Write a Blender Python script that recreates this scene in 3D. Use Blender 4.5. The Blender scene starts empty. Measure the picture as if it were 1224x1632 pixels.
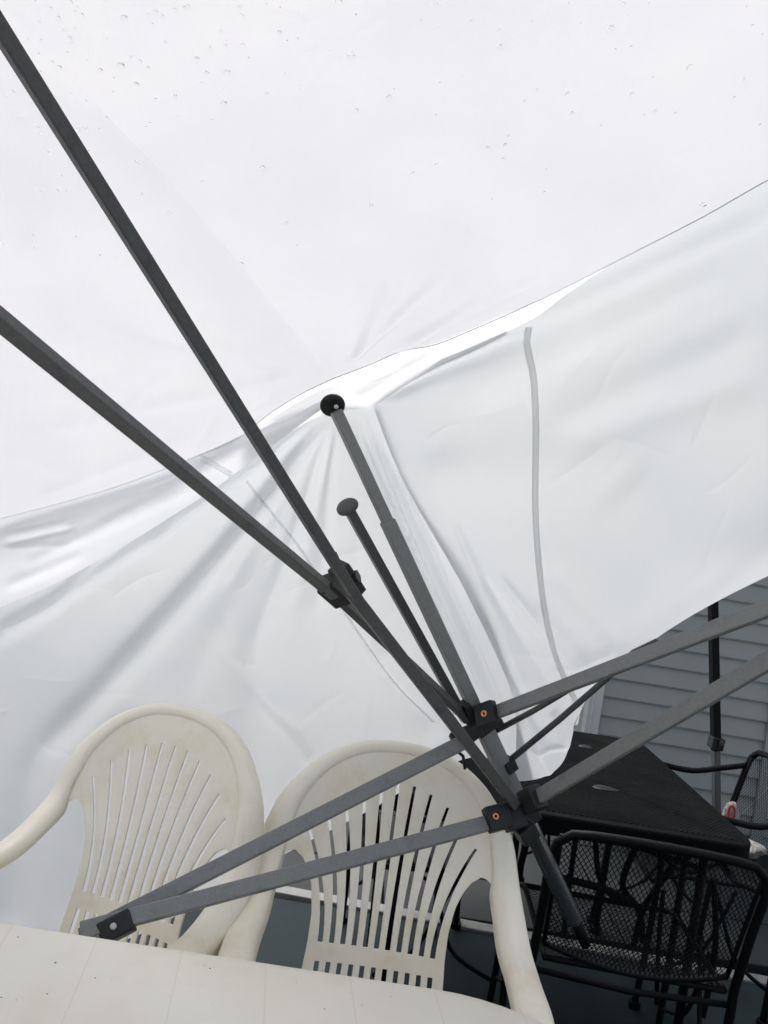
import bpy, bmesh, math, random
import numpy as np
from mathutils import Vector, Matrix
from mathutils.bvhtree import BVHTree

random.seed(7)
np.random.seed(7)
SC = bpy.context.scene
COL = SC.collection
R = math.radians

# ------------------------------------------------------------------ camera
EYE = 1.45
F = 1226.0            # focal length in photo pixels (photo is 1224 x 1632)
ROLL = R(9.0)
CAM = Vector((0, 0, EYE))
cam_d = bpy.data.cameras.new('camera')
cam = bpy.data.objects.new('camera', cam_d)
COL.objects.link(cam)
cam_d.sensor_fit = 'VERTICAL'
cam_d.sensor_height = 24.0
cam_d.lens = 24.0 * F / 1632.0
cam_d.clip_start = 0.02
cam_d.clip_end = 500
cx_ = Vector((math.cos(ROLL), 0, math.sin(ROLL)))
cy_ = Vector((-math.sin(ROLL), 0, math.cos(ROLL)))
cz_ = Vector((0, -1, 0))
m = Matrix((cx_, cy_, cz_)).transposed().to_4x4()
m.translation = CAM
cam.matrix_world = m
SC.camera = cam

# ------------------------------------------------------------------ sky, sun, exposure
W = bpy.data.worlds.new('World')
SC.world = W
W.use_nodes = True
wn, wl = W.node_tree.nodes, W.node_tree.links
wn.clear()
wo = wn.new('ShaderNodeOutputWorld')
bg = wn.new('ShaderNodeBackground')
sky = wn.new('ShaderNodeTexSky')
sky.sky_type = 'NISHITA'
sky.sun_disc = False
SUN_EL, SUN_ROT = R(62), R(-20)
sky.sun_elevation = SUN_EL
sky.sun_rotation = SUN_ROT
sky.air_density = 1.0
sky.dust_density = 6.0
sky.ozone_density = 1.0
hs = wn.new('ShaderNodeHueSaturation')          # an overcast sky: nearly colourless
hs.inputs['Saturation'].default_value = 0.5
wl.new(sky.outputs[0], hs.inputs['Color'])
wl.new(hs.outputs[0], bg.inputs['Color'])
bg.inputs['Strength'].default_value = 0.15
wl.new(bg.outputs[0], wo.inputs['Surface'])
sd = bpy.data.lights.new('sun', 'SUN')
sd.energy = 1.1
sd.angle = R(40)
sd.color = (1.0, 0.985, 0.96)
sun = bpy.data.objects.new('sun', sd)
COL.objects.link(sun)
sdir = Vector((math.sin(SUN_ROT) * math.cos(SUN_EL), math.cos(SUN_ROT) * math.cos(SUN_EL), math.sin(SUN_EL)))
sun.rotation_euler = sdir.to_track_quat('Z', 'Y').to_euler()
sun.location = (0, 0, 8)
vs = SC.view_settings
vs.view_transform = 'Standard'
vs.look = 'None'
vs.gamma = 1.0
vs.use_curve_mapping = False
vs.exposure = 0.97
SC.cycles.max_bounces = 10
SC.cycles.diffuse_bounces = 6
SC.cycles.transmission_bounces = 8
SC.cycles.transparent_max_bounces = 16


# ------------------------------------------------------------------ places
def at(px, py, d):
    """the point seen at a photo pixel, d metres in front of the camera"""
    x = (px - 612.0) / F
    y = -(py - 816.0) / F
    return CAM + (cx_ * x + cy_ * y - cz_) * d


def ray(px, py):
    return (at(px, py, 1.0) - CAM).normalized()


def on_z(px, py, z):
    r = at(px, py, 1.0) - CAM
    return CAM + r * ((z - EYE) / r.z)


# ------------------------------------------------------------------ materials
def mat(name, col, rough=0.5, metal=0.0, spec=0.5, var=0.0, vscale=8.0, bump=0.0, bscale=60.0, col2=None,
        detail=4.0, rvar=0.0, coat=0.0):
    mt = bpy.data.materials.new(name)
    mt.use_nodes = True
    n, l = mt.node_tree.nodes, mt.node_tree.links
    b = n['Principled BSDF']
    b.inputs['Base Color'].default_value = (*col, 1)
    b.inputs['Roughness'].default_value = rough
    b.inputs['Metallic'].default_value = metal
    b.inputs['Specular IOR Level'].default_value = spec
    if coat:
        b.inputs['Coat Weight'].default_value = coat
        b.inputs['Coat Roughness'].default_value = 0.15
    tc = n.new('ShaderNodeTexCoord')
    if var or col2 or rvar:
        nz = n.new('ShaderNodeTexNoise')
        nz.inputs['Scale'].default_value = vscale
        nz.inputs['Detail'].default_value = detail
        l.new(tc.outputs['Object'], nz.inputs['Vector'])
        cr = n.new('ShaderNodeValToRGB')
        cr.color_ramp.elements[0].position = 0.25
        cr.color_ramp.elements[1].position = 0.78
        c2 = col2 if col2 else tuple(min(1, c * (1 + var)) for c in col)
        c1 = tuple(c * (1 - var) for c in col)
        cr.color_ramp.elements[0].color = (*c1, 1)
        cr.color_ramp.elements[1].color = (*c2, 1)
        l.new(nz.outputs['Fac'], cr.inputs['Fac'])
        if var or col2:
            l.new(cr.outputs['Color'], b.inputs['Base Color'])
        if rvar:
            mr = n.new('ShaderNodeMapRange')
            mr.inputs['From Min'].default_value = 0.2
            mr.inputs['From Max'].default_value = 0.8
            mr.inputs['To Min'].default_value = max(0.03, rough - rvar)
            mr.inputs['To Max'].default_value = min(1, rough + rvar)
            l.new(nz.outputs['Fac'], mr.inputs['Value'])
            l.new(mr.outputs[0], b.inputs['Roughness'])
    if bump:
        nb = n.new('ShaderNodeTexNoise')
        nb.inputs['Scale'].default_value = bscale
        nb.inputs['Detail'].default_value = 3
        l.new(tc.outputs['Object'], nb.inputs['Vector'])
        bp = n.new('ShaderNodeBump')
        bp.inputs['Strength'].default_value = bump
        bp.inputs['Distance'].default_value = 0.002
        l.new(nb.outputs['Fac'], bp.inputs['Height'])
        l.new(bp.outputs['Normal'], b.inputs['Normal'])
    return mt


def fabric(name, col=(0.86, 0.865, 0.88), trans=0.5, gloss=0.03, weave=0.15, tint=1.0):
    mt = bpy.data.materials.new(name)
    mt.use_nodes = True
    n, l = mt.node_tree.nodes, mt.node_tree.links
    n.clear()
    out = n.new('ShaderNodeOutputMaterial')
    d = n.new('ShaderNodeBsdfDiffuse')
    t = n.new('ShaderNodeBsdfTranslucent')
    g = n.new('ShaderNodeBsdfGlossy')
    g.inputs['Roughness'].default_value = 0.35
    mx = n.new('ShaderNodeMixShader')
    m2 = n.new('ShaderNodeMixShader')
    mx.inputs[0].default_value = trans
    m2.inputs[0].default_value = gloss
    tc = n.new('ShaderNodeTexCoord')
    nz = n.new('ShaderNodeTexNoise')
    nz.inputs['Scale'].default_value = 5.0
    nz.inputs['Detail'].default_value = 5
    l.new(tc.outputs['Object'], nz.inputs['Vector'])
    cr = n.new('ShaderNodeValToRGB')
    cr.color_ramp.elements[0].position = 0.3
    cr.color_ramp.elements[1].position = 0.7
    cr.color_ramp.elements[0].color = (col[0] * 0.945, col[1] * 0.958, col[2] * 0.965, 1)
    cr.color_ramp.elements[1].color = (*col, 1)
    l.new(nz.outputs['Fac'], cr.inputs['Fac'])
    l.new(cr.outputs['Color'], d.inputs['Color'])
    mm = n.new('ShaderNodeMix')
    mm.data_type = 'RGBA'
    mm.blend_type = 'MULTIPLY'
    mm.inputs[0].default_value = 1.0
    l.new(cr.outputs['Color'], mm.inputs[6])
    mm.inputs[7].default_value = (tint * 0.992, tint * 0.992, min(1, tint * 1.02), 1)
    l.new(mm.outputs[2], t.inputs['Color'])
    nb = n.new('ShaderNodeTexNoise')
    nb.inputs['Scale'].default_value = 22.0
    nb.inputs['Detail'].default_value = 6
    nb.inputs['Distortion'].default_value = 0.6
    l.new(tc.outputs['Object'], nb.inputs['Vector'])
    bp = n.new('ShaderNodeBump')
    bp.inputs['Strength'].default_value = weave
    bp.inputs['Distance'].default_value = 0.006
    l.new(nb.outputs['Fac'], bp.inputs['Height'])
    nf = n.new('ShaderNodeTexNoise')
    nf.inputs['Scale'].default_value = 420.0
    nf.inputs['Detail'].default_value = 2
    l.new(tc.outputs['Object'], nf.inputs['Vector'])
    b2 = n.new('ShaderNodeBump')
    b2.inputs['Strength'].default_value = 0.25
    b2.inputs['Distance'].default_value = 0.0006
    l.new(nf.outputs['Fac'], b2.inputs['Height'])
    l.new(bp.outputs['Normal'], b2.inputs['Normal'])
    for s in (d, t, g):
        l.new(b2.outputs['Normal'], s.inputs['Normal'])
    l.new(d.outputs[0], mx.inputs[1])
    l.new(t.outputs[0], mx.inputs[2])
    l.new(mx.outputs[0], m2.inputs[1])
    l.new(g.outputs[0], m2.inputs[2])
    l.new(m2.outputs[0], out.inputs['Surface'])
    return mt


M_ROOF = fabric('roof_fabric', trans=0.50, tint=0.555, weave=0.22)
M_WALL = fabric('wall_fabric', col=(0.815, 0.838, 0.842), trans=0.47, gloss=0.06, tint=0.585, weave=0.2)
M_VAL = fabric('valance_fabric', col=(0.86, 0.868, 0.875), trans=0.50, tint=0.80)
M_SEAM = fabric('seam_tape', col=(0.95, 0.95, 0.95), trans=0.88, gloss=0.01, tint=1.0)
M_WEB = fabric('grey_webbing', col=(0.80, 0.81, 0.80), trans=0.75, gloss=0.02)
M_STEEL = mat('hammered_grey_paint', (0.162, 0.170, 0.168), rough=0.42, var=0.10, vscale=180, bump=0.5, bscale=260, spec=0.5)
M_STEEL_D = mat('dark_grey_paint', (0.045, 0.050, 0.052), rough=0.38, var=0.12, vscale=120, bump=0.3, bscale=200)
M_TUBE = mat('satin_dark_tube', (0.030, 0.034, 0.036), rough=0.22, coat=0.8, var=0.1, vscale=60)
M_STEEL_M = mat('hammered_grey_half_shaded', (0.082, 0.086, 0.088), rough=0.45, var=0.14, vscale=160, bump=0.6, bscale=240, spec=0.4)  # frame grey dimmed for one roof bar: its underside shade is in the colour
M_STEEL_R = mat('hammered_grey_shaded', (0.055, 0.058, 0.059), rough=0.45, var=0.14, vscale=160, bump=0.6, bscale=240, spec=0.4)  # frame grey darkened further, shade on the roof bars' undersides painted in
M_BLK = mat('black_plastic', (0.011, 0.012, 0.013), rough=0.5, spec=0.35, bump=0.15, bscale=150)
M_DISC = mat('charcoal_rubber', (0.05, 0.05, 0.053), rough=0.6, bump=0.3, bscale=200)
M_COPPER = mat('copper_rivet', (0.75, 0.36, 0.17), rough=0.3, metal=0.9)
M_ZINC = mat('zinc_bolt', (0.38, 0.38, 0.38), rough=0.3, metal=0.9)
M_RESIN = mat('aged_white_resin', (0.82, 0.765, 0.64), rough=0.38, col2=(0.86, 0.82, 0.71), vscale=6, bump=0.12, bscale=300, rvar=0.08)
def grime(mt, scale, lo, hi, dark, fine=220.0, fdark=0.93):
    n, l = mt.node_tree.nodes, mt.node_tree.links
    b = n['Principled BSDF']
    cur = b.inputs['Base Color'].links[0].from_socket
    tc = n.new('ShaderNodeTexCoord')
    for (sc_, a, c, col, det) in ((scale, lo, hi, dark, 7), (fine, 0.30, 0.40, (fdark, fdark * 0.99, fdark * 0.97), 2)):
        nz = n.new('ShaderNodeTexNoise')
        nz.inputs['Scale'].default_value = sc_
        nz.inputs['Detail'].default_value = det
        nz.inputs['Roughness'].default_value = 0.65
        l.new(tc.outputs['Object'], nz.inputs['Vector'])
        cr = n.new('ShaderNodeValToRGB')
        cr.color_ramp.elements[0].position = a
        cr.color_ramp.elements[1].position = c
        cr.color_ramp.elements[0].color = (*col, 1)
        cr.color_ramp.elements[1].color = (1, 1, 1, 1)
        l.new(nz.outputs['Fac'], cr.inputs['Fac'])
        mx = n.new('ShaderNodeMix')
        mx.data_type = 'RGBA'
        mx.blend_type = 'MULTIPLY'
        mx.inputs[0].default_value = 1.0
        l.new(cur, mx.inputs[6])
        l.new(cr.outputs['Color'], mx.inputs[7])
        cur = mx.outputs[2]
    l.new(cur, b.inputs['Base Color'])


grime(M_RESIN, 9.0, 0.30, 0.50, (0.90, 0.86, 0.76))
grime(M_STEEL, 30.0, 0.30, 0.46, (0.78, 0.79, 0.80), 500.0, 0.8)
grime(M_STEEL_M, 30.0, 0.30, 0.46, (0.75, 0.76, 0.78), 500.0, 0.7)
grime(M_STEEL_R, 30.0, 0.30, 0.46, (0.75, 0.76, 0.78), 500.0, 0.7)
M_IRON = mat('black_powder_coat', (0.0045, 0.005, 0.0055), rough=0.5, bump=0.25, bscale=300, spec=0.07)
M_DRIP = mat('raindrop', (1, 1, 1), rough=0.0)
_b = M_DRIP.node_tree.nodes['Principled BSDF']
_b.inputs['Transmission Weight'].default_value = 1.0
_b.inputs['IOR'].default_value = 1.15


# ------------------------------------------------------------------ mesh helpers
class MB:
    def __init__(s):
        s.v, s.f = [], []

    def add(s, vs_, fs_):
        o = len(s.v)
        s.v += [tuple(p) for p in vs_]
        s.f += [tuple(i + o for i in q) for q in fs_]

    def box(s, c, sx, sy, sz, rot=None):
        c = Vector(c)
        vs_ = []
        for dz in (-1, 1):
            for dx, dy in ((-1, -1), (1, -1), (1, 1), (-1, 1)):
                p = Vector((dx * sx / 2, dy * sy / 2, dz * sz / 2))
                if rot is not None:
                    p = rot @ p
                vs_.append(c + p)
        s.add(vs_, [(3, 2, 1, 0), (4, 5, 6, 7), (0, 1, 5, 4), (1, 2, 6, 5), (2, 3, 7, 6), (3, 0, 4, 7)])

    def tube(s, pts, r, seg=10, caps=True):
        pts = [Vector(p) for p in pts]
        n = len(pts)
        rr = r if hasattr(r, '__len__') else [r] * n
        T = []
        for i in range(n):
            a, b = pts[max(0, i - 1)], pts[min(n - 1, i + 1)]
            T.append((b - a).normalized())
        up = Vector((0, 0, 1)) if abs(T[0].z) < 0.9 else Vector((1, 0, 0))
        X = T[0].cross(up).normalized()
        vs_, fs_ = [], []
        for i in range(n):
            X = (X - T[i] * X.dot(T[i])).normalized()
            Y = T[i].cross(X)
            for k in range(seg):
                a = 2 * math.pi * k / seg
                vs_.append(pts[i] + (X * math.cos(a) + Y * math.sin(a)) * rr[i])
        for i in range(n - 1):
            for k in range(seg):
                k2 = (k + 1) % seg
                fs_.append((i * seg + k, i * seg + k2, (i + 1) * seg + k2, (i + 1) * seg + k))
        if caps:
            fs_.append(tuple(reversed(range(seg))))
            fs_.append(tuple((n - 1) * seg + k for k in range(seg)))
        s.add(vs_, fs_)

    def build(s, name, m_, parent=None, smooth=False, bevel=0.0, solid=0.0, seg=2, auto=True):
        me = bpy.data.meshes.new(name)
        me.from_pydata(s.v, [], s.f)
        me.update()
        bm = bmesh.new()
        bm.from_mesh(me)
        bmesh.ops.recalc_face_normals(bm, faces=bm.faces)
        bm.to_mesh(me)
        bm.free()
        me.materials.append(m_)
        if smooth:
            for p in me.polygons:
                p.use_smooth = True
        ob = bpy.data.objects.new(name, me)
        COL.objects.link(ob)
        if parent is not None:
            ob.parent = parent
            par_inv(ob, parent)
        if solid:
            sm = ob.modifiers.new('thickness', 'SOLIDIFY')
            sm.thickness = solid
            sm.offset = 0
        if bevel:
            bv = ob.modifiers.new('bevel', 'BEVEL')
            bv.width = bevel
            bv.segments = seg
            bv.limit_method = 'ANGLE'
            bv.angle_limit = R(35)
            bv.harden_normals = False
        return ob


def wmat(o):
    """the world matrix of an object from its own channels (nothing needs a depsgraph update)"""
    mm = o.matrix_parent_inverse @ o.matrix_basis if o.parent else o.matrix_basis
    return wmat(o.parent) @ mm if o.parent else mm.copy()


def par_inv(ob, parent):
    ob.matrix_parent_inverse = wmat(parent).inverted()


def empty(name, loc, label, cat, group=None, rz=0.0):
    o = bpy.data.objects.new(name, None)
    o.empty_display_size = 0.1
    o.location = loc
    o.rotation_euler = (0, 0, rz)
    COL.objects.link(o)
    o['label'] = label
    o['category'] = cat
    if group:
        o['group'] = group
    return o


def tag(o, label=None, cat=None, group=None, kind=None):
    if label:
        o['label'] = label
    if cat:
        o['category'] = cat
    if group:
        o['group'] = group
    if kind:
        o['kind'] = kind
    return o


def kids(o):
    return [c for c in bpy.data.objects if c.parent == o]


def copy_tree(o, parent=None):
    c = o.copy()
    COL.objects.link(c)
    if parent is not None:
        c.parent = parent
    for ch in kids(o):
        copy_tree(ch, c)
    return c


def basis(direction, front):
    """a rotation whose Y runs along direction and whose -Z... X is the side, Z the side that faces 'front'"""
    y = Vector(direction).normalized()
    z = Vector(front) - y * Vector(front).dot(y)
    z.normalize()
    x = y.cross(z)
    return Matrix((x, y, z)).transposed()


def bar(p0, p1, w, t, front):
    """box bar from p0 to p1: w across the face that looks towards 'front', t thick"""
    p0, p1 = Vector(p0), Vector(p1)
    b = MB()
    rot = basis(p1 - p0, front)
    b.box((p0 + p1) / 2, w, (p1 - p0).length, t, rot)
    return b


def disc_mb(c, axis, r, h, seg=28, dome=0.0):
    """a turned disc: centre c, axis, radius, height, optional domed face along +axis"""
    axis = Vector(axis).normalized()
    up = Vector((0, 0, 1)) if abs(axis.z) < 0.9 else Vector((1, 0, 0))
    X = axis.cross(up).normalized()
    Y = axis.cross(X)
    prof = [(0.0, -h / 2), (r * 0.86, -h / 2), (r, -h * 0.2), (r, h * 0.2), (r * 0.9, h / 2), (r * 0.5, h / 2 + dome * 0.7), (0.0, h / 2 + dome)]
    b = MB()
    vs_, fs_ = [], []
    for (rr, zz) in prof:
        for k in range(seg):
            a = 2 * math.pi * k / seg
            vs_.append(Vector(c) + (X * math.cos(a) + Y * math.sin(a)) * max(rr, 1e-4) + axis * zz)
    for i in range(len(prof) - 1):
        for k in range(seg):
            k2 = (k + 1) % seg
            fs_.append((i * seg + k, i * seg + k2, (i + 1) * seg + k2, (i + 1) * seg + k))
    b.add(vs_, fs_)
    return b


# ------------------------------------------------------------------ cloth sheets
def catmull(P, t):
    """P (n,3) control points at uniform knots, t in 0..1 -> (len(t),3)"""
    P = np.asarray(P, float)
    n = len(P)
    x = np.clip(t, 0, 1) * (n - 1)
    i = np.minimum(x.astype(int), n - 2)
    f = (x - i)[:, None]
    p0 = P[np.maximum(i - 1, 0)]
    p1 = P[i]
    p2 = P[i + 1]
    p3 = P[np.minimum(i + 2, n - 1)]
    return 0.5 * ((2 * p1) + (-p0 + p2) * f + (2 * p0 - 5 * p1 + 4 * p2 - p3) * f ** 2 + (-p0 + 3 * p1 - 3 * p2 + p3) * f ** 3)


def resample(row, n):
    """a polyline of (px,py,d): n points evenly along it, smoothed"""
    P = np.asarray(row, float)
    fine = catmull(P, np.linspace(0, 1, 400))
    seg = np.r_[0, np.cumsum(np.hypot(np.diff(fine[:, 0]), np.diff(fine[:, 1])))]
    s = np.linspace(0, seg[-1], n)
    return np.stack([np.interp(s, seg, fine[:, k]) for k in range(3)], 1)


def creases(px, py, lst):
    """height in metres of folds: each (x0,y0,x1,y1,half width px,height, sharp)"""
    h = np.zeros_like(px)
    for (x0, y0, x1, y1, w, a, *rest) in lst:
        dx, dy = x1 - x0, y1 - y0
        L = math.hypot(dx, dy)
        t = ((px - x0) * dx + (py - y0) * dy) / L
        d = ((px - x0) * -dy + (py - y0) * dx) / L
        bow = rest[1] if len(rest) > 1 else 0.0
        d = d - bow * np.sin(np.pi * np.clip(t / L, 0, 1))
        e = np.clip(t / (0.18 * L), 0, 1) * np.clip((L - t) / (0.18 * L), 0, 1)
        e = e * e * (3 - 2 * e)
        grow = 0.35 + 0.65 * np.clip(t / L, 0, 1)
        ww = w * grow if (rest and rest[0] == 'fan') else w
        if rest and rest[0] == 'sharp':
            h += a * e * np.exp(-np.abs(d) / ww)
        else:
            h += a * e * np.exp(-(d / ww) ** 2)
    return h


def sheet(name, rows, nu, nv, m_, parent=None, folds=(), extra=None, pin=None, nick=None):
    R_ = [resample(r, nu) for r in rows]
    R_ = np.stack(R_, 0)                       # rows x nu x 3
    t = np.linspace(0, 1, nv)
    G = np.zeros((nv, nu, 3))
    for j in range(nu):
        G[:, j] = catmull(R_[:, j], t)
    px, py, d = G[..., 0], G[..., 1], G[..., 2]
    x = (px - 612.0) / F
    y = -(py - 816.0) / F
    A = np.array(cx_)[None, None] * x[..., None] + np.array(cy_)[None, None] * y[..., None] + np.array((0, 1.0, 0))[None, None]
    P = np.array(CAM)[None, None] + A * d[..., None]
    du = np.gradient(P, axis=1)
    dv = np.gradient(P, axis=0)
    N = np.cross(du, dv)
    N /= np.linalg.norm(N, axis=-1, keepdims=True) + 1e-9
    flip = np.sign(np.sum(N * (np.array(CAM) - P), -1, keepdims=True))
    N *= np.where(flip == 0, 1, flip)
    h = creases(px, py, folds)
    if extra is not None:
        h = h + extra(px, py)
    if nick:                                  # small sharp creases scattered over the cloth
        sd_, cnt, (ax0, ay0, ax1, ay1), am = nick
        rg = np.random.RandomState(sd_)
        lst = []
        for _ in range(cnt):
            x0, y0 = rg.uniform(ax0, ax1), rg.uniform(ay0, ay1)
            an = rg.normal(2.5, 0.5)
            L = rg.uniform(40, 150)
            lst.append((x0, y0, x0 + math.cos(an) * L, y0 + math.sin(an) * L * 0.9, rg.uniform(2.5, 6), rg.choice((-1, 1)) * am * rg.uniform(0.4, 1.0), 'sharp', rg.uniform(-8, 8)))
        h = h + creases(px, py, lst)
    if pin is not None:
        uu = np.linspace(0, 1, nu)[None, :]
        e_ = (1 - uu) if pin == 1 else uu
        h = h * np.clip(e_ / 0.06, 0, 1)
    P = P + N * h[..., None]
    vs_ = [tuple(p) for p in P.reshape(-1, 3)]
    fs_ = [(i * nu + j, i * nu + j + 1, (i + 1) * nu + j + 1, (i + 1) * nu + j) for i in range(nv - 1) for j in range(nu - 1)]
    me = bpy.data.meshes.new(name)
    me.from_pydata(vs_, [], fs_)
    me.update()
    me.materials.append(m_)
    for p in me.polygons:
        p.use_smooth = True
    ob = bpy.data.objects.new(name, me)
    COL.objects.link(ob)
    if parent is not None:
        ob.parent = parent
        par_inv(ob, parent)
    return ob, BVHTree.FromPolygons([Vector(v) for v in vs_], fs_)


def drape(bvh, pts, width, name, m_, parent, off=0.004, ends=True):
    """a strip of webbing sewn on a sheet along photo pixels"""
    P = resample([(a, b, 1.0) for a, b in pts], 46)
    C, NN = [], []
    for (a, b, _) in P:
        hit = bvh.ray_cast(CAM, ray(a, b))
        if hit[0] is None:
            continue
        n = hit[1]
        if n.dot(CAM - hit[0]) < 0:
            n = -n
        C.append(hit[0] + n * off)
        NN.append(n)
    b = MB()
    vs_, fs_ = [], []
    for i in range(len(C)):
        t = (C[min(i + 1, len(C) - 1)] - C[max(i - 1, 0)]).normalized()
        s_ = NN[i].cross(t).normalized() * width / 2
        vs_ += [C[i] - s_ - NN[i] * 0.002, C[i] - s_ * 0.9 + NN[i] * 0.0006, C[i] + s_ * 0.9 + NN[i] * 0.0006, C[i] + s_ - NN[i] * 0.002]
    for i in range(len(C) - 1):
        for k in range(3):
            fs_.append((i * 4 + k, i * 4 + k + 1, i * 4 + 5 + k, i * 4 + 4 + k))
    b.add(vs_, fs_)
    return b.build(name, m_, parent, smooth=True)


# ================================================================== SETTING
M_GROUND = mat('yard_ground', (0.36, 0.36, 0.34), rough=0.9, var=0.25, vscale=1.5, bump=0.4, bscale=30)
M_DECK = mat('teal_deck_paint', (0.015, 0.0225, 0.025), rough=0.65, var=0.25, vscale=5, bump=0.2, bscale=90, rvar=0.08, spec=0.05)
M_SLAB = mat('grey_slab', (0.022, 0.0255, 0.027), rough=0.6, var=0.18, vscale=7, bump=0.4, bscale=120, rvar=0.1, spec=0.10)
M_EDGE = mat('pale_edging', (0.125, 0.13, 0.128), rough=0.6, var=0.22, vscale=25, bump=0.4, bscale=90)
M_SIDE = mat('grey_vinyl_siding', (0.240, 0.258, 0.246), rough=0.55, var=0.07, vscale=3, bump=0.12, bscale=120)
M_TRIM = mat('pale_grey_trim', (0.46, 0.48, 0.47), rough=0.5, var=0.06, vscale=8)

g = MB()
g.box((0, 20, -0.30), 160, 120, 0.10)
tag(g.build('ground', M_GROUND), kind='structure')
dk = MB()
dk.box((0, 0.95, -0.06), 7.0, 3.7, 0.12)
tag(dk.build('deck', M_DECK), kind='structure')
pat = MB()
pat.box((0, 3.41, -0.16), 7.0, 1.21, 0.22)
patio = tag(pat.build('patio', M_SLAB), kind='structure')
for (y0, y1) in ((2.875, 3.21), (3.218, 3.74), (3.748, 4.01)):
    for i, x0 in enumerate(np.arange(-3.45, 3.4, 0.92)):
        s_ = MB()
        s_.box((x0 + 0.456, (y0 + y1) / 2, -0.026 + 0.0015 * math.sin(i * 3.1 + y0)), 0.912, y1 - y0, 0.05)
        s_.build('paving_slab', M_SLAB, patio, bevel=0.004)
e = MB()
e.box((0, 2.845, -0.012), 7.0, 0.058, 0.045, Matrix.Rotation(R(-3.2), 3, 'Z'))
tag(e.build('edging_strip', M_EDGE, bevel=0.004), kind='structure')

# ---- house
HY = 4.10
house = empty('house', (2.9, HY, 0), 'house wall of grey horizontal siding boards with a pale corner post', 'house')
hc = MB()
hc.box((3.35, HY + 1.5, 1.33), 3.95, 2.96, 3.05)
hc.build('wall', M_SIDE, house)
X0, X1 = 1.300, 2.28
pitch = 0.1018
zz = -0.15
k = 0
while zz < 2.75:
    for (xa, xb) in ((1.300, 2.190), (2.255, 5.3)):
        L = xb - xa
        prof = [(0.0, 0.0), (-0.0205, -0.001), (-0.0225, 0.006), (-0.004, pitch + 0.004), (0.0, pitch + 0.004)]
        b = MB()
        vs_ = [(xa, HY + 0.012 + yy, zz + z_) for (yy, z_) in prof] + [(xb, HY + 0.012 + yy, zz + z_) for (yy, z_) in prof]
        fs_ = [(i, i + 1, i + 6, i + 5) for i in range(4)] + [(0, 1, 2, 3, 4), (9, 8, 7, 6, 5)]
        b.add(vs_, fs_)
        b.build('siding_board', M_SIDE, house)
    zz += pitch
    k += 1
for (xa, xb, yo) in ((1.225, 1.301, -0.018), ):
    b = MB()
    b.box(((xa + xb) / 2, HY + 0.006 + yo / 2, 1.30), xb - xa, 0.05, 2.95)
    b.box((xa + 0.026, HY + yo / 2 - 0.022, 1.30), 0.006, 0.012, 2.95)
    b.build('corner_post', M_TRIM, house, bevel=0.003)
b = MB()
b.box((1.19, HY + 0.05, 1.30), 0.068, 0.06, 2.95)
b.build('corner_board', M_TRIM, house, bevel=0.003)
b = MB()
b.box((2.222, HY - 0.006, 1.30), 0.062, 0.03, 2.95)
b.build('corner_board', M_SIDE, house, bevel=0.004)
b = MB()
b.box((3.3, HY + 1.3, 2.90), 4.6, 3.7, 0.10)
b.box((3.3, HY - 0.54, 2.86), 4.6, 0.03, 0.16)
b.build('roof', M_TRIM, house)

# ================================================================== CANOPY FRAME
frame = empty('folding_canopy', at(905, 1470, 1.74), 'grey folding canopy frame with long crossing struts leaning over the white chairs', 'canopy frame')
TOP = at(532, 648, 1.40)
TIP = at(936, 1512, 1.79)
LD = (TIP - TOP).normalized()


def on_leg(py):
    """point of the leg line seen at row py"""
    s = (py - 648.0) / (1512.0 - 648.0)
    q0, q1 = 1 / 1.40, 1 / 1.79
    z = 1 / (q0 + (q1 - q0) * s)
    return at(532 + (936 - 532) * s, py, z)


LF = (CAM - on_leg(1000)).normalized()          # the leg's face looks back at the camera
LF = (LF + Vector((0.30, 0, 0.1))).normalized()
leg = bar(on_leg(655), on_leg(850), 0.0205, 0.019, LF).build('inner_pole', M_STEEL, frame, bevel=0.002)
leg = bar(on_leg(830), on_leg(1300), 0.0265, 0.026, LF).build('leg', M_STEEL, frame, bevel=0.003)
bar(on_leg(1160), on_leg(1286), 0.034, 0.031, LF).build('slider_tube', M_STEEL, leg, bevel=0.003)
lt = MB()
lt.tube([on_leg(1290), on_leg(1466)], 0.0195, seg=20)
lt.build('lower_tube', M_TUBE, leg, smooth=False, bevel=0.001)
for p in leg.children[-1].data.polygons if leg.children else []:
    p.use_smooth = len(p.vertices) == 4
ft = MB()
ft.tube([on_leg(1462), on_leg(1506)], 0.0115, seg=14)
ft.build('foot_rod', M_IRON, leg, smooth=True)

cx0 = (CAM - on_leg(645)).normalized()
cap = disc_mb(at(530, 646, 1.408), (cx0 - LD * 0.35 * -1 + Vector((0, 0, -0.25))).normalized(), 0.0230, 0.009, dome=-0.003)
cap = cap.build('end_disc', M_BLK, frame, smooth=True)
nb = disc_mb(on_leg(652) + LF * 0.0125, LF, 0.0042, 0.004)
nb.build('bolt', M_ZINC, cap, smooth=True)

# second, slimmer rod with a disc
Q0, Q1 = at(556, 812, 1.50), at(742, 1148, 1.66)
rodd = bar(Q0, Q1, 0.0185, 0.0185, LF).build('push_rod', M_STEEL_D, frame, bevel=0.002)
ax = (Q0 - Q1).normalized()
disc_mb(Q0 + ax * 0.006, (ax * 1.3 + (CAM - Q0).normalized() * 0.62).normalized(), 0.0225, 0.010, dome=0.003).build('end_disc', M_DISC, rodd, smooth=True)

UB = on_leg(1150)            # upper bracket
LB = on_leg(1292)            # lower (sliding) bracket
UP = -LD
RGT = LF.cross(UP) * -1
RGT = UP.cross(LF).normalized()

# bars: (pixel, depth) ends, width, thickness
tilt = Vector((0, 0, 0.42))


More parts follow.
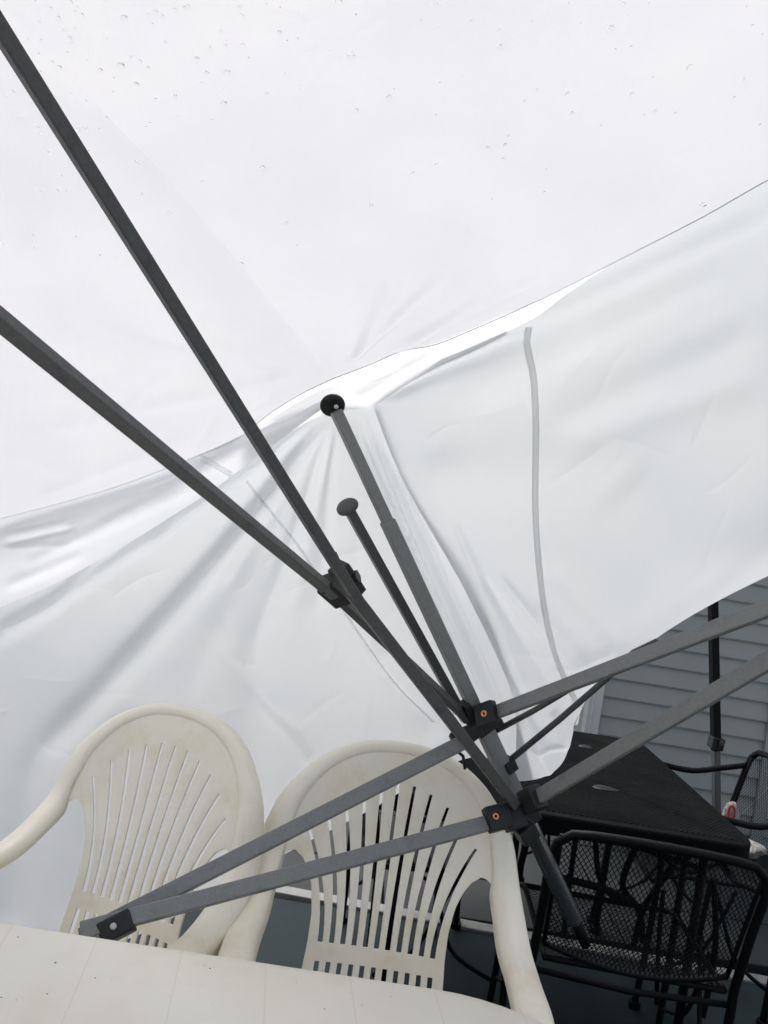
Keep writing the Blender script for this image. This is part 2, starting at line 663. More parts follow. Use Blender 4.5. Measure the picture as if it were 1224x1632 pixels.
def strut(name, a, b, w, t, front=None, m_=None, parent=frame):
    p0, p1 = at(*a), at(*b)
    fr = front if front is not None else ((CAM - (p0 + p1) / 2).normalized() + tilt)
    return bar(p0, p1, w, t, fr).build(name, m_ or M_STEEL, parent, bevel=0.0022)


# eave trusses to the right
strut('eave_bar', (786, 1137, 1.56), (1480, 872, 1.03), 0.0262, 0.014)
strut('eave_bar', (848, 1276, 1.55), (1480, 902, 1.03), 0.0275, 0.014)
# eave trusses to the left (they cross behind the table edge)
strut('eave_bar', (742, 1181, 1.60), (128, 1494, 1.34), 0.029, 0.014)
strut('eave_bar', (800, 1306, 1.54), (128, 1484, 1.30), 0.029, 0.014)
# roof trusses up to the peak


def turned(a, b, deg):
    p0, p1 = at(*a), at(*b)
    ax_ = (p1 - p0).normalized()
    c = CAM - (p0 + p1) / 2
    c = (c - ax_ * c.dot(ax_)).normalized()
    return Matrix.Rotation(R(deg), 3, ax_) @ c


fA = turned((822, 1284, 1.54), (-130, -160, 0.66), 20)
fB = turned((742, 1158, 1.60), (-170, 370, 0.70), 52)
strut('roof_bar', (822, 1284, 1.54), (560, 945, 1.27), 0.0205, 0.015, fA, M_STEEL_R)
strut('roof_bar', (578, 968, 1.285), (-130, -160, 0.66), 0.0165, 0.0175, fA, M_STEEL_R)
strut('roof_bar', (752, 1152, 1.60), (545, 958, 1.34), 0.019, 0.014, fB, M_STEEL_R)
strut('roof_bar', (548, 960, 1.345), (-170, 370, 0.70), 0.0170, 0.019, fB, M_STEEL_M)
# hub that the roof bars run up to, above and left of the camera
hubp = at(-240, -40, 0.62)
hb = MB()
hb.tube([at(-150, -175, 0.655), at(-185, 372, 0.69)], 0.015, seg=14)
hb.build('centre_hub', M_BLK, frame, smooth=True)

# hinge clamps on the roof bars
def clampbox(c, along, front, sx, sy, sz, name='clamp', parent=frame, m_=M_BLK, bevel=0.003):
    b = MB()
    b.box(c, sx, sy, sz, basis(along, front))
    return b.build(name, m_, parent, bevel=bevel)


dA = at(822, 1284, 1.54) - at(-130, -160, 0.66)
dB = at(742, 1158, 1.60) - at(-170, 370, 0.70)
cA = at(553, 925, 1.262)
c1 = clampbox(cA, dA, fA, 0.030, 0.066, 0.030)
b = MB()
n_ = at(590, 910, 1.25) - at(553, 925, 1.262)
n_.normalize()
b.tube([cA, cA + n_ * 0.019], 0.0052, seg=10)
b.tube([cA + n_ * 0.014, cA + n_ * 0.021], 0.0115, seg=6)
b.build('knob', M_BLK, c1)
b = MB()
b.tube([at(541, 906, 1.245), at(538, 890, 1.235), at(535, 880, 1.228)], [0.004, 0.003, 0.0015], seg=6)
b.build('lever', M_BLK, c1, smooth=True)
cB = at(533, 941, 1.325)
c2 = clampbox(cB, dB, fB, 0.034, 0.062, 0.034)
b = MB()
b.tube([at(520, 930, 1.30), at(510, 937, 1.295), at(516, 946, 1.298)], [0.006, 0.005, 0.004], seg=8)
b.build('lever', M_BLK, c2, smooth=True)

# upper bracket: a sleeve with ears left and right, a rivet
ub = clampbox(UB, LD, LF, 0.046, 0.040, 0.046, 'bracket')
rdir = at(900, 1095, 1.47) - at(786, 1137, 1.56)
ear = clampbox(at(775, 1138, 1.552), rdir, CAM - UB + tilt, 0.045, 0.046, 0.022, 'ear', ub)
ldir = at(600, 1250, 1.54) - at(742, 1181, 1.60)
clampbox(at(736, 1176, 1.612), ldir, CAM - UB + tilt, 0.036, 0.044, 0.022, 'ear', ub)
clampbox(on_leg(1128) + LF * 0.004 - RGT * 0.018, LD, LF, 0.016, 0.052, 0.030, 'latch', ub)
clampbox(on_leg(1166) + RGT * 0.030, LD, LF, 0.022, 0.022, 0.026, 'latch', ub)
clampbox(at(752, 1168, 1.56), LD, LF, 0.04, 0.030, 0.02, 'lug', ub)
ev = (CAM - UB + tilt).normalized()


def rivet(c, axis, parent):
    axis = Vector(axis).normalized()
    up = Vector((0, 0, 1))
    X = axis.cross(up).normalized()
    Y = axis.cross(X)
    b = MB()
    vs_, fs_ = [], []
    prof = [(0.0068, -0.002), (0.0068, 0.0010), (0.0056, 0.0020), (0.0034, 0.0016), (0.0028, -0.0005)]
    for (rr, h) in prof:
        for k in range(20):
            a = 2 * math.pi * k / 20
            vs_.append(c + (X * math.cos(a) + Y * math.sin(a)) * rr + axis * h)
    for i in range(len(prof) - 1):
        for k in range(20):
            k2 = (k + 1) % 20
            fs_.append((i * 20 + k, i * 20 + k2, i * 20 + 20 + k2, i * 20 + 20 + k))
    b.add(vs_, fs_)
    return b.build('rivet', M_COPPER, parent, smooth=True)


def face_n(along, front):
    along = Vector(along).normalized()
    v = Vector(front)
    return (v - along * v.dot(along)).normalized()


nU = face_n(rdir, CAM - UB + tilt)
rivet(at(777, 1138, 1.552) + nU * 0.0125, nU, ub)

# lower sliding bracket
lb = clampbox(LB, LD, LF, 0.052, 0.056, 0.050, 'bracket')
l2 = at(600, 1359, 1.45) - at(800, 1306, 1.54)
ev2 = (CAM - LB + tilt * 0.7).normalized()
clampbox(at(794, 1303, 1.532), l2, ev2, 0.048, 0.052, 0.026, 'ear', lb)
clampbox(at(818, 1304, 1.545), l2, ev2, 0.044, 0.040, 0.032, 'lug', lb)
r2 = at(1100, 1127, 1.30) - at(848, 1276, 1.55)
clampbox(at(848, 1274, 1.545), r2, ev2, 0.046, 0.040, 0.036, 'ear', lb)
clampbox(at(838, 1325, 1.56), LD, LF, 0.040, 0.034, 0.036, 'collar', lb)
nL = face_n(l2, ev2)
rivet(at(786, 1304, 1.532) + nL * 0.0145, nL, lb)

# pivot where the left bars cross
pv = clampbox(at(186, 1478, 1.318), at(128, 1494, 1.34) - at(742, 1181, 1.60), CAM - at(186, 1478, 1.318) + tilt, 0.036, 0.056, 0.034, 'pivot')
b_ = disc_mb(at(180, 1481, 1.318) + (CAM - at(180, 1481, 1.318) + tilt).normalized() * 0.019, CAM - at(180, 1481, 1.318) + tilt, 0.0058, 0.006)
b_.build('bolt', M_ZINC, pv, smooth=True)
# wire guard near the lower bracket, short latch under the leg
b = MB()
b.tube([at(722, 1192, 1.62), at(738, 1205, 1.62), at(741, 1225, 1.63)], 0.0035, seg=8)
b.build('cable', M_BLK, ub, smooth=True)
# thin rods to the right
b = MB()
b.tube([at(788, 1166, 1.62), at(850, 1133, 1.60), at(905, 1100, 1.57), at(1010, 1052, 1.47)], 0.0062, seg=10)
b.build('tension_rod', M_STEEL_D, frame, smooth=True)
b = MB()
b.tube([at(812, 1212, 1.63), at(890, 1148, 1.62), at(965, 1083, 1.60), at(1010, 1040, 1.57), at(1048, 1022, 1.53)], 0.0066, seg=10)
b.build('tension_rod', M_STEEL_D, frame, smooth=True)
clampbox(at(811, 1219, 1.635), LD, LF, 0.026, 0.026, 0.03, 'latch', leg)
clampbox(at(800, 1206, 1.640), LD, LF, 0.014, 0.020, 0.03, 'latch', leg)
# far end of the right truss: pivot and the next leg, just outside the picture
clampbox(at(1440, 905, 1.05), r2, CAM - at(1440, 905, 1.05), 0.06, 0.05, 0.05, 'pivot')
q = at(1490, 900, 1.02)
bar((q.x, q.y, 0.02), (q.x - 0.04, q.y, 2.02), 0.033, 0.033, (-1, -0.3, 0)).build('leg', M_STEEL, frame, bevel=0.003)

# ================================================================== CANOPY COVER
cover = empty('canopy_cover', at(530, 604, 1.42), 'white translucent canopy roof beaded with raindrops over the grey frame', 'canopy roof')
hemL = [(-420, 925, 2.15), (-200, 878, 2.02), (0, 826, 1.90), (100, 800, 1.83), (200, 770, 1.75), (318, 724, 1.65), (380, 697, 1.59), (430, 658, 1.53), (480, 627, 1.47), (530, 603, 1.42)]
hemR = [(530, 603, 1.42), (590, 580, 1.40), (640, 559, 1.385), (692, 549, 1.37), (745, 528, 1.35), (860, 477, 1.30), (1000, 406, 1.23), (1120, 345, 1.165), (1224, 286, 1.10), (1420, 180, 1.0), (1700, 40, 0.90)]
roofL_folds = [
    (505, 592, 60, 470, 26, 0.010, 'fan'), (500, 590, 20, 700, 18, 0.006, 'fan'), (430, 640, 120, 560, 12, 0.004),
    (0, 720, 160, 760, 14, 0.006), (120, 420, 420, 610, 30, 0.008), (300, 560, 20, 330, 40, 0.010), (40, 800, 330, 690, 10, 0.004)]
roofR_folds = [
    (540, 590, 720, 430, 12, 0.010, 'fan'), (600, 575, 900, 420, 10, 0.008), (560, 585, 640, 430, 16, 0.010, 'fan'), (650, 548, 790, 460, 8, 0.006),
    (500, 545, 445, 505, 5, 0.008), (450, 510, 520, 560, 6, 0.008), (700, 380, 1200, 160, 60, 0.008), (520, 480, 600, 100, 70, 0.010),
    (800, 500, 1224, 240, 25, 0.006), (640, 540, 820, 400, 20, 0.004)]


def wob(s, amp, ph=0.0):
    def f(px, py):
        return amp * (np.sin(px / (37.0 * s) + py / (61.0 * s) + ph) + 0.6 * np.sin(px / (71.0 * s) - py / (29.0 * s) + 1.7 * ph) + 0.5 * np.sin(px / (113.0 * s) + py / (17.0 * s * 2) + ph * 2.3))
    return f


ridge = [(530, 603, 1.42), (455, 510, 1.31), (330, 360, 1.14), (200, 215, 1.01), (92, 100, 0.92), (-120, -140, 0.78), (-420, -470, 0.66)]
roof_parts = []
rl, bvL = sheet('roof_panel', [hemL,
                               [(-470, 700, 1.75), (-200, 650, 1.65), (60, 600, 1.53), (250, 560, 1.44), (400, 535, 1.38), (492, 556, 1.365)],
                               [(-600, 300, 1.25), (-330, 290, 1.2), (-80, 290, 1.16), (80, 300, 1.13), (210, 300, 1.10), (285, 305, 1.09)],
                               [(-900, -100, 0.95), (-600, -80, 0.92), (-350, -40, 0.90), (-150, 20, 0.90), (0, 60, 0.90), (92, 100, 0.92)],
                               [(-900, -600, 0.72), (-800, -600, 0.70), (-700, -560, 0.68), (-600, -520, 0.67), (-500, -490, 0.665), (-420, -470, 0.66)]],
                200, 170, M_ROOF, cover, roofL_folds, wob(2.6, 0.0012), pin=1, nick=(3, 26, (0, 60, 500, 760), 0.0030))
# the right panel shares the hip line with the left one
rr_, bvR = sheet('roof_panel', [hemR,
                                [(492, 556, 1.365), (620, 470, 1.29), (780, 400, 1.21), (940, 320, 1.13), (1120, 220, 1.04), (1350, 90, 0.95), (1700, -100, 0.86)],
                                [(285, 305, 1.09), (450, 210, 1.02), (650, 110, 0.95), (850, 20, 0.90), (1080, -90, 0.86), (1350, -220, 0.80), (1700, -380, 0.74)],
                                [(92, 100, 0.92), (260, -20, 0.86), (480, -130, 0.80), (720, -230, 0.76), (980, -350, 0.72), (1300, -480, 0.69), (1700, -640, 0.66)],
                                [(-420, -470, 0.66), (-150, -640, 0.60), (150, -800, 0.56), (450, -950, 0.53), (800, -1100, 0.51), (1200, -1250, 0.50), (1700, -1400, 0.50)]],
                260, 170, M_ROOF, cover, roofR_folds, wob(2.9, 0.0010, 1.0), pin=0, nick=(11, 30, (350, 20, 1200, 560), 0.0028))
# roof behind and above the camera: closes the tent
def quad_sheet(name, a, b, c, d, parent, m_, n=20):
    a, b, c, d = map(Vector, (a, b, c, d))
    mb = MB()
    vs_ = []
    for i in range(n + 1):
        for j in range(n + 1):
            u, v = i / n, j / n
            p = a * (1 - u) * (1 - v) + b * u * (1 - v) + c * u * v + d * (1 - u) * v
            p.z += -0.06 * math.sin(math.pi * u) * math.sin(math.pi * v)
            vs_.append(p)
    fs_ = [(i * (n + 1) + j, (i + 1) * (n + 1) + j, (i + 1) * (n + 1) + j + 1, i * (n + 1) + j + 1) for i in range(n) for j in range(n)]
    mb.add(vs_, fs_)
    return mb.build(name, m_, parent, smooth=True)


pk = at(-420, -470, 0.66)
re = at(1700, -1400, 0.50)
le = at(-900, -600, 0.72)
quad_sheet('roof_panel', pk, re, (1.5, -0.3, 2.1), (-0.9, -0.4, 2.15), cover, M_ROOF)
quad_sheet('roof_panel', at(-420, 925, 2.15), le, (-1.9, -0.4, 1.9), (-2.4, 0.3, 1.5), cover, M_ROOF)

# hem tape along the eave
for nm, hm in (('hem', hemL), ('hem', hemR)):
    P = resample(hm, 90)
    b = MB()
    b.tube([at(p[0], p[1] + 1.0, p[2] - 0.002) for p in P], 0.0011, seg=6)
    b.build(nm, M_WEB, cover, smooth=True)

# hanging flap along the left eave
vl, bvV = sheet('valance', [[(-420, 960, 2.14), (-200, 885, 2.01), (0, 822, 1.905), (100, 797, 1.835), (200, 768, 1.755), (318, 722, 1.655), (370, 700, 1.60), (407, 687, 1.565), (450, 667, 1.52), (490, 648, 1.48), (516, 637, 1.45)],
                            [(-420, 1040, 2.12), (-200, 960, 2.0), (0, 885, 1.885), (100, 850, 1.815), (200, 815, 1.74), (318, 755, 1.64), (370, 725, 1.59), (407, 705, 1.555), (450, 680, 1.51), (490, 656, 1.47), (518, 642, 1.445)],
                            [(-420, 1120, 2.14), (-200, 1050, 2.02), (0, 968, 1.90), (100, 924, 1.83), (200, 868, 1.75), (318, 795, 1.65), (370, 758, 1.60), (407, 730, 1.56), (450, 698, 1.515), (490, 668, 1.475), (520, 648, 1.45)]],
                180, 50, M_VAL, cover,
                [(0, 850, 110, 832, 7, 0.006), (0, 868, 128, 838, 6, -0.006), (110, 832, 126, 868, 5, 0.005), (0, 872, 126, 868, 5, 0.004), (0, 940, 140, 880, 9, 0.006),
                 (30, 905, 330, 765, 10, 0.006), (140, 850, 400, 712, 8, 0.004), (-100, 870, 330, 735, 12, -0.007), (200, 800, 500, 660, 6, 0.003)],
                wob(0.8, 0.0009))
M_FLAP = fabric('thin_flap', col=(0.90, 0.90, 0.905), trans=0.56, gloss=0.02, tint=0.66)
sheet('valance', [[(392, 692, 1.585), (450, 656, 1.515), (500, 627, 1.465), (540, 611, 1.435), (600, 588, 1.415), (650, 567, 1.40), (700, 557, 1.385), (760, 541, 1.365), (806, 519, 1.345)],
                  [(392, 704, 1.60), (450, 676, 1.525), (500, 650, 1.475), (540, 632, 1.45), (598, 616, 1.435), (650, 590, 1.415), (700, 568, 1.395), (760, 545, 1.375), (806, 523, 1.352)],
                  [(392, 716, 1.615), (450, 694, 1.535), (500, 668, 1.49), (540, 655, 1.47), (596, 646, 1.455), (650, 612, 1.43), (700, 584, 1.41), (760, 554, 1.385), (806, 530, 1.36)]],
      140, 30, M_FLAP, cover, [(560, 640, 700, 560, 8, 0.006), (430, 680, 540, 640, 6, 0.005), (610, 610, 760, 545, 6, -0.004)], wob(0.7, 0.0008, 3.0))
# small hook tape tab by the corner
tb = MB()
pA, pB = at(584, 606, 1.44), at(622, 594, 1.43)
tb.add([at(584, 601, 1.405), at(621, 590, 1.395), at(625, 597, 1.395), at(606, 606, 1.40), at(586, 610, 1.405)], [(0, 1, 2, 3, 4)])
tb.build('hook_tape', M_WEB, cover)
tb = MB()
tb.add([at(624, 588, 1.392), at(636, 584, 1.39), at(641, 589, 1.39), at(628, 597, 1.392)], [(0, 1, 2, 3)])
tb.build('hook_tape', M_WEB, cover)

# raindrops on the roof
drop = MB()


def add_drop(px, py, rpx, bvs):
    for bv in bvs:
        hit = bv.ray_cast(CAM, ray(px, py))
        if hit[0] is not None:
            break
    else:
        return
    p, n = hit[0], hit[1]
    if n.dot(CAM - p) < 0:
        n = -n
    d = (p - CAM).length
    r = rpx * d / F
    up = Vector((0, 0, 1))
    X = n.cross(up).normalized()
    Y = n.cross(X)
    seg, ring = 12, 4
    vs_, fs_ = [], []
    for i in range(ring + 1):
        a = i / ring * math.pi / 2
        for k in range(seg):
            t = 2 * math.pi * k / seg
            vs_.append(p + (X * math.cos(t) + Y * math.sin(t)) * r * max(math.cos(a), 0.02) + n * (r * 0.6 * math.sin(a) + 0.0003))
    for i in range(ring):
        for k in range(seg):
            k2 = (k + 1) % seg
            fs_.append((i * seg + k, i * seg + k2, (i + 1) * seg + k2, (i + 1) * seg + k))
    fs_.append(tuple(ring * seg + k for k in range(seg)))
    fs_.append(tuple(reversed(range(seg))))
    drop.add(vs_, fs_)


named = [(193, 106, 6), (362, 115, 5), (560, 89, 6), (198, 30, 5.5), (110, 2, 5), (357, 164, 4.5), (418, 267, 4.5), (620, 155, 4), (217, 135, 4.5), (248, 20, 4),
         (973, 46, 6), (1100, 108, 5), (797, 74, 4), (904, 150, 4), (912, 181, 4), (1008, 150, 4), (806, 231, 4), (778, 235, 4), (540, 2, 5), (445, 52, 4),
         (220, 258, 4), (268, 338, 4), (456, 355, 4), (592, 327, 4), (568, 175, 4), (160, 113, 4), (95, 108, 3.5), (58, 200, 4), (135, 202, 4), (125, 206, 3.5),
         (314, 94, 4), (330, 116, 3.5), (387, 72, 3.5), (385, 420, 3.5), (658, 276, 3.5), (696, 262, 3.5), (1118, 325, 4), (1124, 328, 3), (300, 11, 3.5), (382, 12, 3)]
for (a, b_, r_) in named:
    add_drop(a, b_, r_ * 0.92, (bvR, bvL))
for i in range(120):
    a = abs(random.gauss(0, 1)) * 330 if random.random() < 0.62 else random.uniform(0, 1224)
    b_ = abs(random.gauss(0, 1)) * 130 if random.random() < 0.75 else random.uniform(0, 420)
    if b_ > 560 - a * 0.2:
        continue
    add_drop(a, b_, random.choice((1.4, 1.6, 1.9, 2.2, 2.8)), (bvR, bvL))
dr = drop.build('raindrops', M_DRIP, cover, smooth=True)
dr['kind'] = 'stuff'

# ================================================================== SIDE WALLS
wl_l = empty('tent_side_wall', at(215, 1488, 2.10), 'white tent side wall hanging in folds behind the plastic chairs', 'tent wall', 'white side walls of the canopy')
foldL = [
    (520, 665, 30, 1235, 24, 0.036, 'fan', -18), (515, 660, -60, 1050, 16, 0.022, 'fan', -10), (500, 690, 20, 1160, 75, -0.016, 'fan', -14), (500, 700, 170, 1080, 16, 0.010, 'fan', -8), (505, 690, 150, 1330, 80, -0.010, 'fan'), (520, 670, 270, 1150, 30, 0.009, 'fan'),
    (525, 670, 330, 960, 12, 0.009, 'fan'), (528, 670, 400, 1060, 15, 0.010, 'fan'), (532, 670, 462, 1010, 14, -0.007, 'fan'), (536, 675, 505, 1000, 13, 0.009, 'fan'),
    (420, 860, 400, 1330, 34, 0.020), (340, 980, 470, 1160, 6, 0.007, 'sharp'), (300, 990, 500, 1190, 9, -0.004),
    (390, 1080, 515, 1240, 9, 0.008), (60, 985, 250, 800, 8, 0.009), (225, 890, 300, 800, 6, 0.006), (0, 1000, 80, 960, 8, 0.010),
    (470, 870, 720, 1190, 12, 0.008), (600, 1010, 700, 1190, 22, 0.010), (640, 1050, 740, 1190, 9, 0.006), (560, 1040, 690, 1150, 12, -0.006), (200, 1120, 130, 1500, 40, 0.02), (60, 1180, 20, 1500, 26, 0.016),
    (300, 1250, 300, 1480, 22, 0.012),
    (556, 655, 770, 1150, 9, 0.020, 'fan'), (580, 660, 806, 1180, 8, 0.022, 'fan'), (568, 660, 790, 1170, 6, -0.014, 'fan'), (592, 660, 826, 1190, 6, -0.012, 'fan')]
sw1, bvW1 = sheet('cloth', [
    [(-420, 1108, 2.16), (-200, 1035, 2.08), (0, 952, 1.96), (180, 866, 1.83), (330, 776, 1.70), (430, 708, 1.60), (500, 656, 1.51), (528, 640, 1.48), (560, 636, 1.47), (603, 640, 1.475)],
    [(-420, 1200, 2.15), (-200, 1130, 2.09), (0, 1060, 2.02), (150, 990, 1.93), (290, 920, 1.84), (400, 870, 1.75), (490, 830, 1.67), (545, 800, 1.61), (600, 778, 1.56), (656, 770, 1.54)],
    [(-420, 1340, 2.14), (-200, 1290, 2.10), (0, 1240, 2.06), (150, 1180, 2.02), (290, 1120, 1.96), (410, 1070, 1.90), (520, 1020, 1.83), (610, 980, 1.76), (690, 960, 1.69), (774, 957, 1.66)],
    [(-420, 1640, 2.02), (-200, 1600, 2.04), (0, 1556, 2.08), (215, 1492, 2.12), (330, 1428, 2.12), (490, 1342, 2.10), (600, 1286, 2.06), (690, 1232, 1.98), (766, 1206, 1.86), (850, 1238, 1.80)]],
    300, 260, M_WALL, wl_l, foldL, wob(1.6, 0.0013, 0.4), nick=(5, 40, (0, 800, 720, 1300), 0.0032))
drape(bvW1, [(392, 765), (412, 790), (440, 825), (470, 862), (540, 962), (600, 1048), (642, 1102), (692, 1150)], 0.006, 'webbing', M_SEAM, wl_l, off=0.003)
drape(bvV, [(318, 728), (345, 742), (372, 757), (392, 764)], 0.013, 'webbing', M_SEAM, cover, off=0.003)

wl_r = empty('tent_side_wall', at(860, 1238, 1.78), 'white tent side wall with a grey webbing strip, its lower corner hanging over the black table', 'tent wall', 'white side walls of the canopy')
foldR = [
    (600, 640, 850, 525, 20, -0.013, 'fan'), (600, 632, 900, 470, 14, 0.012, 'fan'), (700, 640, 1224, 420, 34, 0.016), (860, 680, 1224, 520, 30, 0.012), (870, 720, 1224, 600, 26, -0.008),
    (640, 600, 1300, 310, 16, 0.012), (850, 610, 1200, 430, 22, -0.008),
    (730, 920, 880, 1235, 13, 0.017, 'fan'), (760, 900, 930, 1180, 14, -0.009, 'fan'), (790, 910, 960, 1120, 14, 0.012, 'fan'), (745, 930, 870, 1190, 8, -0.006, 'fan'),
    (850, 960, 960, 1090, 12, 0.010), (870, 900, 1010, 1050, 16, -0.007), (720, 820, 850, 1130, 14, 0.010, 'fan'),
    (838, 1196, 912, 1190, 4, 0.006), (845, 1180, 880, 1240, 6, 0.008), (880, 1130, 905, 1195, 7, 0.009), (640, 760, 1000, 720, 50, 0.008), (905, 1058, 985, 1040, 12, 0.006),
    (700, 700, 760, 1000, 50, 0.01), (980, 760, 1150, 930, 60, 0.010)]
sw2, bvW2 = sheet('cloth', [
    [(592, 640, 1.462), (640, 601, 1.44), (740, 551, 1.395), (860, 492, 1.335), (1000, 405, 1.26), (1120, 340, 1.19), (1224, 280, 1.13), (1420, 175, 1.03), (1650, 60, 0.95)],
    [(626, 730, 1.50), (690, 690, 1.49), (800, 650, 1.46), (920, 600, 1.41), (1040, 550, 1.35), (1150, 500, 1.29), (1260, 450, 1.23), (1430, 370, 1.13), (1650, 270, 1.02)],
    [(662, 802, 1.545), (730, 790, 1.54), (840, 780, 1.52), (940, 750, 1.48), (1050, 720, 1.43), (1160, 680, 1.37), (1270, 630, 1.30), (1440, 560, 1.19), (1650, 470, 1.08)],
    [(752, 960, 1.64), (810, 960, 1.64), (880, 950, 1.62), (960, 920, 1.57), (1060, 880, 1.52), (1165, 830, 1.46), (1280, 780, 1.38), (1440, 710, 1.26), (1650, 620, 1.14)],
    [(818, 1125, 1.73), (850, 1125, 1.74), (890, 1110, 1.73), (945, 1060, 1.69), (1010, 1010, 1.63), (1090, 950, 1.57), (1215, 885, 1.46), (1420, 790, 1.30), (1650, 690, 1.17)],
    [(818, 1246, 1.79), (862, 1240, 1.79), (895, 1218, 1.78), (912, 1175, 1.76), (926, 1128, 1.74), (948, 1095, 1.71), (1000, 1052, 1.66), (1060, 1008, 1.62), (1130, 966, 1.57), (1224, 918, 1.50), (1420, 826, 1.32), (1650, 720, 1.19)]],
    300, 260, M_WALL, wl_r, foldR, wob(1.7, 0.0010, 2.0), nick=(9, 26, (640, 520, 1224, 1100), 0.0022))
drape(bvW2, [(843, 518), (840, 548), (850, 602), (854, 680), (853, 800), (859, 900), (872, 995), (893, 1063), (912, 1106), (932, 1138)], 0.0128, 'webbing', M_WEB, wl_r)
drape(bvW2, [(886, 468), (882, 474), (878, 484)], 0.016, 'webbing', M_WEB, wl_r)

# ================================================================== PLASTIC CHAIRS
def back_pt(a, c):
    """a point of the moulded back: a metres across, c metres down from the crest"""
    s = 0.536 - c
    rec = R(14)
    y = 0.20 + s * math.sin(rec) - 0.42 * a * a + 0.10 * max(0, s - 0.2) ** 2
    return Vector((a, y, 0.43 + s * math.cos(rec)))


